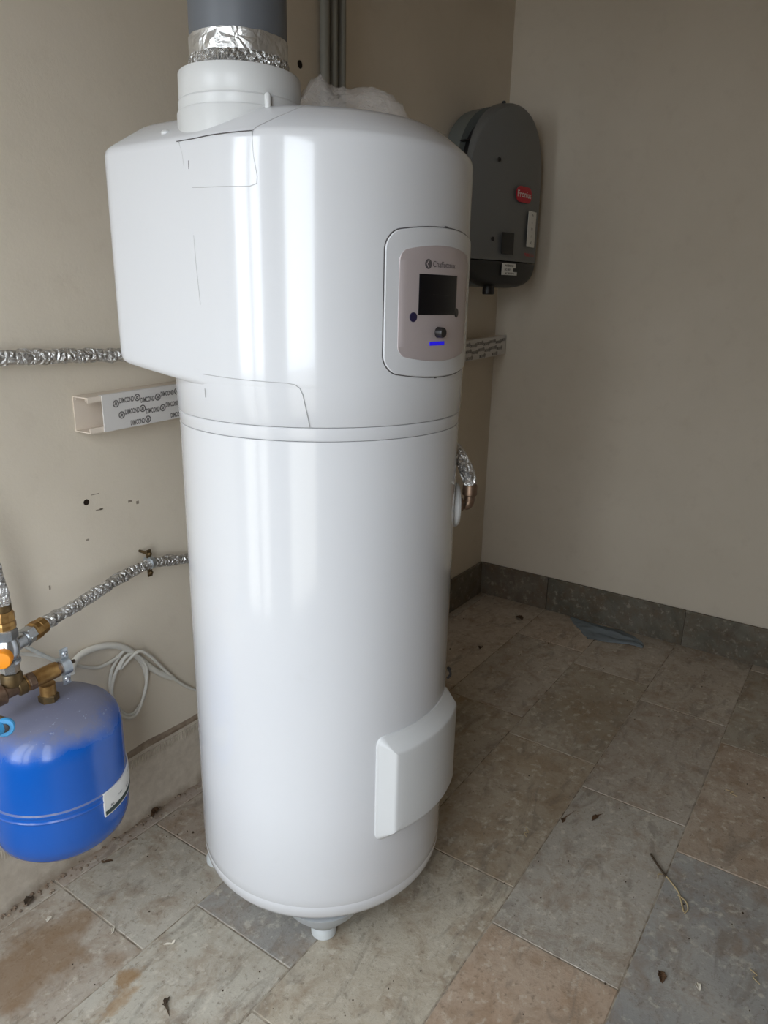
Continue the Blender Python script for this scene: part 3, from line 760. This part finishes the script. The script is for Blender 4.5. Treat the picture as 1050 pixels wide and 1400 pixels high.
def shell(name, zlo, zhi, mat):
    bm = bmesh.new(); V = face_grid(bm, zlo, zhi)
    # back plate closing the shell
    ring = [V[i][0] for i in range(len(V))]+[V[-1][j] for j in range(1, len(V[0]))]+[V[i][-1] for i in range(len(V)-2, -1, -1)]+[V[0][j] for j in range(len(V[0])-2, 0, -1)]
    back = [bm.verts.new((v.co.x, -0.1185, v.co.z)) for v in ring]; n = len(ring)
    for i in range(n):
        if (ring[i].co-back[i].co).length < 2e-3 and (ring[(i+1) % n].co-back[(i+1) % n].co).length < 2e-3: continue
        bm.faces.new((ring[i], back[i], back[(i+1) % n], ring[(i+1) % n]))
    bm.faces.new(back)
    bmesh.ops.remove_doubles(bm, verts=bm.verts, dist=1e-5)
    return obj(name, bm, mat, I)
COV = shell('front_cover', lambda x: 1.6045, ztopf, INVG)
LID = shell('connection_lid', zbotf, lambda x: 1.6005, INVB)
def IM(x0, z0):
    def M(u, v, h): 
        x = x0+u; return Vector((x, yface(x)-h, z0+v))
    return M
def IMr(x0, z0):     # lettering must read left to right seen from -y: +x is right
    return IM(x0, z0)
def ipad(name, x, z, hu, hv, rc, mat, parent, h=0.0012, label=None):
    bm = bmesh.new(); pad(bm, IM(x, z), hu, hv, rc, [(0, -0.001), (0, h), (0.0004, h+0.0003)], n=8); o = obj(name, bm, mat, parent)
    if label: tag(o, label)
    return o
ipad('display_window', IX-0.030, 1.668, 0.036, 0.040, 0.003, simple('inverter_display', srgb(26, 25, 24), 0.2), COV, 0.0016, 'black display window')
ipad('badge', IX+0.060, 1.855, 0.058, 0.0290, 0.0290, REDL, COV, 0.0012, 'red oval badge')
bm = bmesh.new(); lettering(bm, IM(IX+0.060, 1.855), 'Fronius', 0.034, h=0.0019, bold=0.0002); obj('badge_lettering', bm, STICK, COV, smooth=False)
ipad('rating_label', IX+0.140, 1.733, 0.036, 0.068, 0.001, STICK, COV, 0.0006, 'white rating sticker')
bm = bmesh.new()
for q, s in enumerate(('PV', '- -', '3.0', '| |', 'AC')): lettering(bm, IM(IX+0.140, 1.733), s, 0.014, v=0.052-0.026*q, h=0.0012)
obj('label_print', bm, INK, COV, smooth=False)
bm = bmesh.new(); lettering(bm, IM(IX+0.135, 1.633), 'PRIMO 3.0-1', 0.0175, h=0.0008, bold=0.0003); obj('model_lettering', bm, REDL, COV, smooth=False)
ipad('warning_sticker', IX-0.012, 1.586, 0.043, 0.0085, 0.001, STICK, LID, 0.0006, 'white warning sticker'); 
ipad('warning_sticker', IX-0.020, 1.5705, 0.035, 0.0075, 0.001, STICK, LID, 0.0006); ipad('warning_sticker', IX-0.006, 1.5565, 0.049, 0.0065, 0.001, STICK, LID, 0.0006)
bm = bmesh.new()
lettering(bm, IM(IX-0.012, 1.5855), 'WARNING', 0.0115, h=0.0012, bold=.0003); lettering(bm, IM(IX-0.020, 1.5705), 'DC 600 V', 0.010, h=0.0012, bold=.0003); lettering(bm, IM(IX-0.006, 1.5565), 'AC 230 V 50 Hz', 0.0085, h=0.0012, bold=.0003)
obj('sticker_print', bm, INK, LID, smooth=False)
for x, z in ((IX-0.105, 1.962), (IX-0.115, 1.680)):
    bm = bmesh.new(); pad(bm, IM(x, z), 0.008, 0.008, 0.008, [(0, -0.001), (0, 0.0008), (0.003, -0.0005)], n=6); obj('cover_screw', bm, BLACKP, COV)
for x in (IX-0.05, IX+0.13):
    bm = bmesh.new(); lathe(bm, [(0.007, 0), (0.007, 0.006), (0.004, 0.008)], (x, -0.14, ztopf(x)-0.003), n=10); obj('clip', bm, BLACKP, COV)
bm = bmesh.new(); lathe(bm, [(0.021, -0.018), (0.024, -0.015), (0.024, 0.006), (0.020, 0.016)], (IX-0.085, -0.145, 1.492), n=24); obj('rotary_switch', bm, BLACKP, I)
bm = bmesh.new(); lathe(bm, [(0.016, -0.02), (0.018, 0.0), (0.018, 0.02)], (-0.475, -0.050, 1.520), n=20); obj('cable_gland', bm, BLACKP, I)
finish(I)
I.rotation_euler.z = -radians(12); I.location.y = -0.050
bm = bmesh.new(); tube(bm, spline([(-0.481, -0.069, 1.502), (-0.478, -0.065, 1.46), (-0.466, -0.045, 1.42), (-0.455, -0.026, 1.36), (-0.455, -0.022, 1.289)], 8), 0.0095, 12)
tag(obj('power_cable', bm, simple('dark_cable', srgb(92, 84, 78), 0.6)), 'dark power cable dropping from the inverter to the trunking', 'cable')

# ------------------------------------------------------------------ expansion vessel
VX, VY, VR = -2.432, -0.180, 0.143
V_ = at(empty('expansion_vessel', 'dusty bright blue expansion vessel hanging under brass pipework on the back wall', 'vessel'), (VX, VY, 0.262))
pr = [(0.02, 0.262), (0.060, 0.264), (0.092, 0.270), (0.117, 0.281), (0.133, 0.298), (0.1405, 0.318), (VR, 0.34), (VR, 0.3960), (VR+0.0025, 0.3985), (VR+0.0030, 0.4010), (VR+0.0010, 0.4045), (VR+0.0010, 0.4110), (VR+0.0030, 0.4145), (VR+0.0025, 0.4175), (VR-0.0005, 0.4205), (VR-0.0005, 0.520), (0.1415, 0.540), (0.1360, 0.558), (0.125, 0.574), (0.107, 0.587), (0.083, 0.596), (0.055, 0.601), (0.02, 0.603)]
bm = bmesh.new(); lathe(bm, pr, (VX, VY, 0), n=96); obj('shell', bm, BLUE, V_)
def VM(a0, z0):
    def M(u, v, h):
        a = radians(a0)+u/VR; return Vector((VX+(VR+0.003+h)*cos(a), VY+(VR+0.003+h)*sin(a), z0+v))
    return M
bm = bmesh.new(); pad(bm, VM(-50, 0.391), 0.088, 0.0285, 0.001, [(0, -0.004), (0, 0.0004), (0.0003, 0.0008)]); ST = obj('sticker', bm, STICK, V_)
bm = bmesh.new(); pad(bm, VM(-50, 0.3705), 0.086, 0.0052, 0.0005, [(0, 0.0005), (0, 0.0011)]); obj('sticker_band', bm, INKG, ST)
bm = bmesh.new()
for u, v, s, z in ((-0.066, -0.009, '8 L', 0.009), (-0.040, 0.000, '10 bar', 0.007), (-0.005, -0.006, '99 C', 0.008), (0.04, 0.006, 'H2O', 0.009), (-0.055, -0.0145, 'max 3.5 bar', 0.005), (0.02, 0.018, 'EN 13831', 0.006)):
    lettering(bm, VM(-50, 0.391), s, z, u=u, v=v, h=0.0012)
obj('sticker_print', bm, INK, ST, smooth=False)
bm = bmesh.new(); lathe(bm, [(0.0185, 0.600), (0.021, 0.603), (0.021, 0.616), (0.0175, 0.619)], (VX, VY, 0), n=6); obj('vessel_nut', bm, BRASSD, V_, smooth=False)
bm = bmesh.new(); lathe(bm, [(0.0165, 0.617), (0.0165, 0.642)], (VX, VY, 0), n=24); obj('stem', bm, BRASS, V_)
finish(V_)

# brass manifold above the vessel
MA = Vector((-2.62, -0.172, 0.652)); MB = Vector((-2.398, -0.185, 0.669)); md = (MB-MA).normalized()
Mf = at(empty('brass_manifold', 'brown brass pipe tee held by a zinc clamp above the blue vessel', 'pipe fitting'), tuple(MA))
bm = bmesh.new(); lathe(bm, [(0.0135, 0), (0.0135, (MB-MA).length)], MA, md, 28); obj('pipe', bm, COPPER, Mf)
bm = bmesh.new(); lathe(bm, [(0.0155, -0.052), (0.0175, -0.049), (0.0175, 0.020), (0.0165, 0.026)], Vector((VX, VY, 0.6645)), md, 28); obj('tee_body', bm, BRASS, Mf)
bm = bmesh.new(); lathe(bm, [(0.0165, 0), (0.0195, 0.002), (0.0195, 0.014), (0.0165, 0.016)], MA+md*0.146, md, 8); obj('union_nut', bm, COPPER, Mf, smooth=False)
bm = bmesh.new(); lathe(bm, [(0.0165, 0), (0.0190, 0.002), (0.0190, 0.016), (0.0165, 0.018)], MA+md*0.124, md, 28); obj('ring', bm, BRASSD, Mf)
bm = bmesh.new(); lathe(bm, [(0.0165, 0), (0.0205, 0.002), (0.0205, 0.022), (0.0165, 0.025)], MA+md*0.075, md, 28); obj('coupling', bm, COPPER, Mf)
cl = MB-md*0.004
bm = bmesh.new(); lathe(bm, [(0.0180, 0), (0.0205, 0), (0.0205, 0.019), (0.0180, 0.019)], cl, md, 28); CL = obj('pipe_clamp', bm, ZINC, Mf)
for sz in (1, -1):
    c0 = cl+md*0.0095+Vector((0, -0.004, sz*0.030))
    bm = bmesh.new(); box(bm, c0.x-0.0095, c0.x+0.0095, c0.y-0.0018, c0.y+0.0018, c0.z-0.013, c0.z+0.013, 0.0015); obj('clamp_ear', bm, ZINC, CL)
    bm = bmesh.new(); lathe(bm, [(0.0066, 0), (0.0066, 0.003), (0.0052, 0.0045), (0.0020, 0.0035)], c0+Vector((0, -0.0018, 0)), (0, -1, 0), 20); obj('screw', bm, CHROME, CL)
bm = bmesh.new(); lathe(bm, [(0.0045, 0), (0.0045, 0.165)], cl+md*0.0095+Vector((0, 0.018, 0)), (0, 1, 0), 12); obj('wall_rod', bm, ZINC, CL)
bm = bmesh.new(); lathe(bm, [(0.010, 0), (0.010, 0.012), (0.004, 0.014), (0.004, 0.028)], MB+md*0.002, md, 16); obj('end_plug', bm, DARKCRUMB, Mf)
finish(Mf)

# chrome valve with two foil wrapped branches
VV = Vector((-2.500, -0.172, 0))
VG = at(empty('safety_valve', 'nickel valve with an orange knob above the brass pipe', 'valve'), (VV.x, VV.y, 0.67))
def vl(name, prof, mat, n=28, org=VV, ax=(0, 0, 1), smooth=True):
    bm = bmesh.new(); lathe(bm, prof, org, ax, n); return obj(name, bm, mat, VG, smooth=smooth)
vl('socket', [(0.0175, 0.668), (0.0215, 0.671), (0.0215, 0.692), (0.0185, 0.697)], BRASSD)
vl('lower_nut', [(0.0165, 0.697), (0.0185, 0.699), (0.0185, 0.716), (0.0165, 0.718)], CHROME, 6, smooth=False)
vl('retaining_ring', [(0.015, 0.718), (0.0225, 0.720), (0.0225, 0.725), (0.0150, 0.727)], CHROME)
vl('valve_body', [(0.0165, 0.727), (0.0210, 0.732), (0.0235, 0.745), (0.0235, 0.757), (0.0205, 0.768), (0.0185, 0.772)], CHROME)
vl('upper_nut', [(0.0200, 0.772), (0.0235, 0.774), (0.0235, 0.792), (0.0205, 0.795)], CHROME, 6, smooth=False)
vl('brass_nut', [(0.0190, 0.795), (0.0225, 0.797), (0.0225, 0.806), (0.0205, 0.812), (0.0225, 0.815), (0.0215, 0.828), (0.0175, 0.833)], BRASS, 10, smooth=False)
vl('brass_collar', [(0.0165, 0.833), (0.0180, 0.835), (0.0180, 0.848), (0.0150, 0.850)], BRASSD, 28)
# knob towards the camera side
kd = Vector((-0.62, -0.72, 0.05)).normalized()
vl('orange_knob', [(0.0135, 0.018), (0.0185, 0.020), (0.0190, 0.036), (0.0165, 0.040), (0.006, 0.041)], ORANGE, 32, VV+Vector((-0.004, 0, 0.742)), kd)
# branch to the right
bd = (Vector((-2.365, -0.120, 0.752))-Vector((-2.470, -0.160, 0.7465))).normalized(); b0 = VV+Vector((0.004, 0.004, 0.7475))
vl('branch_pipe', [(0.0165, 0.010), (0.0165, 0.050)], CHROME, 28, b0, bd)
vl('branch_ring', [(0.0165, 0.040), (0.0205, 0.041), (0.0205, 0.044), (0.0165, 0.045)], CHROME, 28, b0, bd)
vl('branch_nut', [(0.0160, 0.047), (0.0185, 0.049), (0.0185, 0.068), (0.0165, 0.070)], CHROME, 6, b0, bd, False)
vl('branch_brass_nut', [(0.0165, 0.070), (0.0210, 0.072), (0.0210, 0.084), (0.0175, 0.086), (0.0195, 0.088), (0.0190, 0.104), (0.0150, 0.108)], BRASS, 10, b0, bd, False)
finish(VG)
t = foil_tube(spline([b0+bd*0.104, b0+bd*0.13, (-2.30, -0.105, 0.758), (-2.17, -0.070, 0.768), (-2.045, -0.036, 0.768), (-1.965, -0.026, 0.750), (-1.88, -0.024, 0.736), (-1.72, -0.024, 0.725)], 8), 0.0135, 'foil_wrapped_pipe', None, None, 5, amp=0.30)
tag(t, 'silver foil wrapped pipe slanting right from the valve to behind the heater', 'pipe')
CLP = at(empty('wall_clamp', 'dark screwed pipe clamp holding the slanting foil pipe on the wall', 'clamp'), (-2.040, -0.03, 0.775))
cd_ = Vector((1, 0.2, 0.05)).normalized()
bm = bmesh.new(); lathe(bm, [(0.0150, 0), (0.0182, 0), (0.0182, 0.012), (0.0150, 0.012)], Vector((-2.046, -0.035, 0.769)), cd_, 26); obj('band', bm, ZINC, CLP)
for s in (1, -1):
    bm = bmesh.new(); box(bm, -2.051, -2.037, -0.039, -0.035, 0.769+s*0.026-0.011, 0.769+s*0.026+0.011, 0.001); obj('ear', bm, BRASSD, CLP)
    bm = bmesh.new(); lathe(bm, [(0.0065, 0), (0.0062, 0.004), (0.003, 0.0065)], (-2.044, -0.039, 0.769+s*0.026), (0, -1, 0), 14); obj('screw', bm, BRASSD, CLP)
bm = bmesh.new(); lathe(bm, [(0.004, 0), (0.004, 0.036)], (-2.044, -0.036, 0.795), (0, 1, 0), 10); obj('rod', bm, BRASSD, CLP)
finish(CLP)
t = foil_tube(spline([VV+Vector((0, 0, 0.849)), VV+Vector((0.0, 0, 0.88)), VV+Vector((-0.008, 0.005, 0.93)), VV+Vector((-0.022, 0.01, 0.99)), VV+Vector((-0.05, 0.02, 1.06)), VV+Vector((-0.10, 0.04, 1.16)), VV+Vector((-0.14, 0.08, 1.23)), VV+Vector((-0.16, 0.168, 1.25))], 8), 0.0165, 'foil_wrapped_pipe', None, None, 15, amp=0.24)
tag(t, 'silver foil wrapped pipe rising from the valve at the left edge', 'pipe')
# pale blue tap handle in front of the vessel
TP = at(empty('drain_tap', 'small light blue tap handle with dark hub in front of the blue vessel', 'tap'), (-2.60, -0.33, 0.68))
hd = Vector((-0.50, -0.80, 0.25)).normalized(); hc = Vector((-2.602, -0.318, 0.676))
bm = bmesh.new(); lathe(bm, [(0.010, -0.004), (0.0165, 0.0), (0.0170, 0.010), (0.0150, 0.013), (0.007, 0.0135)], hc+Vector((0.008, 0, 0)), hd, 28); obj('handle_hub', bm, CYAN, TP)
bm = bmesh.new(); lathe(bm, [(0.0078, -0.002), (0.0078, 0.0035), (0.005, 0.004)], hc+Vector((0.008, 0, 0))+hd*0.013, hd, 20); obj('hub_screw', bm, BLACKP, TP)
bm = bmesh.new(); tube(bm, [hc+Vector((0.0, 0.0, 0.002))+hd*0.006, hc+Vector((-0.03, -0.004, 0.006))+hd*0.006, hc+Vector((-0.07, -0.01, 0.010))+hd*0.006], 0.0115, 16); obj('handle_lever', bm, CYAN, TP)
bm = bmesh.new(); tube(bm, spline([hc+Vector((0.008, 0, 0))-hd*0.003, hc+Vector((0.008, 0, 0))-hd*0.03, Vector((-2.59, -0.20, 0.657)), Vector((-2.59, -0.175, 0.653))], 6), 0.007, 12); obj('tap_stem', bm, BRASSD, TP)
finish(TP)

# ------------------------------------------------------------------ white cables on the back wall
yb = -0.0095
bm = bmesh.new(); tube(bm, spline([(-2.300, -0.05, 0.566), (-2.268, -0.022, 0.578), (-2.225, -0.012, 0.583), (-2.170, yb, 0.573), (-2.120, yb, 0.546), (-2.080, yb, 0.500), (-2.045, yb, 0.455), (-2.005, yb, 0.415), (-1.975, yb, 0.392)], 10), 0.0085, 14)
tag(obj('cable_sheath', bm, CABLE), 'thick white cable sheath curving along the wall above the coil', 'cable')
pts = [(-2.47, -0.05, 0.655), (-2.41, -0.012, 0.648), (-2.35, -0.008, 0.620), (-2.29, -0.02, 0.578), (-2.250, -0.0075, 0.548), (-2.200, -0.006, 0.522), (-2.150, -0.006, 0.525), (-2.115, -0.006, 0.540)]
c0 = (-2.120, 0.435)
for k in range(1, 27):      # two loose turns
    a = radians(80+k*30); rx = 0.050+0.008*sin(k*0.9); rz = 0.092+0.006*cos(k*0.7)
    pts.append((c0[0]+rx*cos(a)+0.004*(k//12), -0.006-0.0055*(k/13.0), c0[1]+rz*sin(a)))
pts += [(-2.090, -0.020, 0.525), (-2.055, -0.021, 0.500), (-2.01, -0.016, 0.440), (-1.96, -0.010, 0.375), (-1.91, -0.008, 0.326), (-1.85, -0.008, 0.285)]
bm = bmesh.new(); tube(bm, spline(pts, 7), 0.0045, 10)
tag(obj('thin_cable', bm, CABLE), 'thin white cable hanging in a loose coil on the back wall', 'cable')

# ------------------------------------------------------------------ things on the floor
def debris(name, x, y, lx, ly, h, mat, label, cat, rot=0, seed=0, group=None, curl=1.0):
    bm = bmesh.new(); nx, ny = 16, 10; V = []
    for i in range(nx+1):
        row = []
        for j in range(ny+1):
            u, v = i/nx*2-1, j/ny*2-1; w = sqrt(max(0, 1-abs(u)**2.2)); p = Vector((u*2, v*2, seed))
            px = u*lx+0.15*lx*noise.noise(p); py = v*ly*w*(1+0.4*noise.noise(p+Vector((3, 0, 0))))
            z = h*(0.25+0.75*abs(v)**1.5*curl+0.5*abs(noise.noise(p*1.5)))*max(w, 0.15)
            row.append(bm.verts.new((x+px*cos(rot)-py*sin(rot), y+px*sin(rot)+py*cos(rot), 0.0006+z)))
        V.append(row)
    for i in range(nx):
        for j in range(ny): bm.faces.new((V[i][j], V[i+1][j], V[i+1][j+1], V[i][j+1]))
    bmesh.ops.remove_doubles(bm, verts=bm.verts, dist=1e-5)
    r = bmesh.ops.solidify(bm, geom=bm.faces[:], thickness=0.0008)
    return tag(obj(name, bm, mat, sharp=50), label, cat, group)
debris('dry_leaf', -2.078, -0.022, 0.018, 0.007, 0.014, LEAF, 'curled dark brown leaf at the foot of the back wall beside the heater', 'leaf', 0.3, 1)
debris('dry_leaf', -2.272, -0.072, 0.012, 0.004, 0.004, LEAF, 'small dark leaf lying on the floor tiles right of the blue vessel', 'leaf', -0.6, 2)
debris('dirt_lump', -2.465, -0.030, 0.014, 0.009, 0.010, DARKCRUMB, 'dark lump of dirt where the back wall meets the floor at the left', 'dirt', 0.6, 3)
debris('dry_leaf', -0.575, -0.303, 0.010, 0.009, 0.008, LEAF, 'tiny dark leaf on the dark floor just right of the heater', 'leaf', 0.2, 4)
debris('dry_leaf', -0.193, -0.313, 0.020, 0.012, 0.012, LEAF, 'brown crumpled leaf on the floor near the room corner', 'leaf', 1.2, 5)
debris('dry_leaf', -1.762, -1.367, 0.014, 0.008, 0.007, LEAF, 'dark brown leaf scrap at the bottom right of the floor', 'leaf', 0.4, 6)
debris('dry_leaf', -1.405, -0.999, 0.008, 0.006, 0.005, LEAF, 'left of two dark specks of leaf on the shaded tiles right of the heater', 'leaf', 0.4, 7)
debris('dry_leaf', -1.340, -1.072, 0.014, 0.006, 0.006, LEAF, 'right of two dark specks of leaf on the shaded tiles right of the heater', 'leaf', -0.2, 8)
debris('dirt_lump', -2.442, -0.515, 0.007, 0.005, 0.005, DARKCRUMB, 'small dark crumb on the floor beside the rust stain', 'dirt', 0.4, 9)
debris('plaster_chip', -2.396, -0.269, 0.008, 0.003, 0.006, PLCRUMB, 'white curled plaster chip on the tiles below the blue vessel', 'chip', 0.8, 10)
debris('plaster_chip', -2.465, -0.119, 0.007, 0.004, 0.006, PLCRUMB, 'white plaster chip nearest the back wall at the lower left', 'chip', 0.2, 11)
debris('plaster_chip', -2.347, -0.406, 0.009, 0.002, 0.004, PLCRUMB, 'thin white plaster sliver left of the heater foot', 'chip', 2.3, 12)
debris('plaster_chip', -1.740, -1.44, 0.008, 0.005, 0.005, PLCRUMB, 'white chip on the grey tile at the lower right', 'chip', 0.5, 13)
# twig with straw
TW = at(empty('twig', 'dry straw twig lying across a tile joint at the right', 'twig'), (-1.448, -1.308, 0))
bm = bmesh.new(); tube(bm, spline([(-1.395, -1.245, 0.004), (-1.425, -1.270, 0.005), (-1.455, -1.300, 0.005)], 6), 0.0028, 8); obj('stalk', bm, DARKCRUMB, TW)
bm = bmesh.new()
tube(bm, spline([(-1.452, -1.298, 0.005), (-1.470, -1.318, 0.006), (-1.490, -1.340, 0.004), (-1.515, -1.352, 0.004), (-1.545, -1.365, 0.003)], 6), 0.0020, 8)
tube(bm, spline([(-1.500, -1.340, 0.004), (-1.512, -1.362, 0.006), (-1.532, -1.372, 0.004), (-1.550, -1.368, 0.003)], 6), 0.0016, 8)
tube(bm, spline([(-1.452, -1.290, 0.004), (-1.462, -1.282, 0.007), (-1.472, -1.284, 0.003)], 5), 0.0013, 6)
obj('straw', bm, STRAW, TW); finish(TW)
for k, (x, y, r, lab) in enumerate(((-1.518, -0.934, 0.5, 'pale straw strand on the shaded floor left of the dark leaf specks'), (-0.98, -1.38, 1.2, 'pale straw strand at the right edge of the floor'), (-1.64, -1.54, 0.7, 'pale straw strand on the bluish grey tile'))):
    bm = bmesh.new(); tube(bm, spline([(x-0.018*cos(r), y-0.018*sin(r), 0.002), (x-0.005, y+0.004, 0.004), (x+0.006, y-0.003, 0.003), (x+0.02*cos(r), y+0.02*sin(r), 0.002)], 5), 0.0011, 6)
    tag(obj('straw_strand', bm, STRAW), lab, 'straw')
# fine grit scattered over the tiles
bm = bmesh.new(); random.seed(21)
for i in range(420):
    x = random.uniform(-2.9, -0.1); y = random.uniform(-1.9, -0.05); r = random.uniform(0.0008, 0.0022)*(1.8 if random.random() < 0.06 else 1)
    if (x-CX)**2+(y-CY)**2 < 0.10 or y > -0.07: continue
    q = bmesh.ops.create_icosphere(bm, subdivisions=1, radius=r)['verts']
    mi = 0 if random.random() < 0.55 else 1
    for v in q: v.co = Vector((v.co.x*random.uniform(0.7, 1.6), v.co.y*random.uniform(.7, 1.4), v.co.z*0.6))+Vector((x, y, r*0.4))
    for f in {f for v in q for f in v.link_faces}: f.material_index = mi
o = obj('floor_grit', bm, DARKCRUMB, smooth=False); o.data.materials.append(PLCRUMB)
tag(o, 'fine dark and pale grit scattered over the stone floor', 'grit', kind='stuff')
# crumpled blue-grey cloth by the right skirting
def lerp_path(P, t):
    t = t*(len(P)-1); i = min(int(t), len(P)-2); f = t-i
    return Vector(P[i]).lerp(Vector(P[i+1]), f)
far = [(-0.024, -0.500), (-0.028, -0.560), (-0.036, -0.690), (-0.030, -0.755), (-0.060, -0.820), (-0.105, -0.872)]
near = [(-0.050, -0.510), (-0.115, -0.565), (-0.205, -0.650), (-0.190, -0.735), (-0.150, -0.820), (-0.155, -0.880)]
bm = bmesh.new(); nx, ny = 60, 26; V = []
for i in range(nx+1):
    row = []
    for j in range(ny+1):
        u, v = i/nx, j/ny; q = lerp_path(near, u).lerp(lerp_path(far, u), v); p = Vector((q.x*16, q.y*9, 2.0))
        z = 0.0020+0.016*abs(noise.noise(p))*(sin(pi*min(1, max(0, v)))**0.5)+0.009*math.exp(-((v-0.80+0.25*u)/0.10)**2)*sin(pi*u)+0.004*abs(noise.noise(p*3))
        row.append(bm.verts.new((min(q.x+0.006*noise.noise(p*2), -0.019), q.y+0.006*noise.noise(p*2+Vector((4, 0, 0))), z)))
    V.append(row)
for i in range(nx):
    for j in range(ny): bm.faces.new((V[i][j], V[i+1][j], V[i+1][j+1], V[i][j+1]))
bmesh.ops.solidify(bm, geom=bm.faces[:], thickness=0.0012)
tag(obj('cloth_rag', bm, SCRAP, sharp=None), 'crumpled grey-blue rag lying on the floor against the right skirting', 'rag')
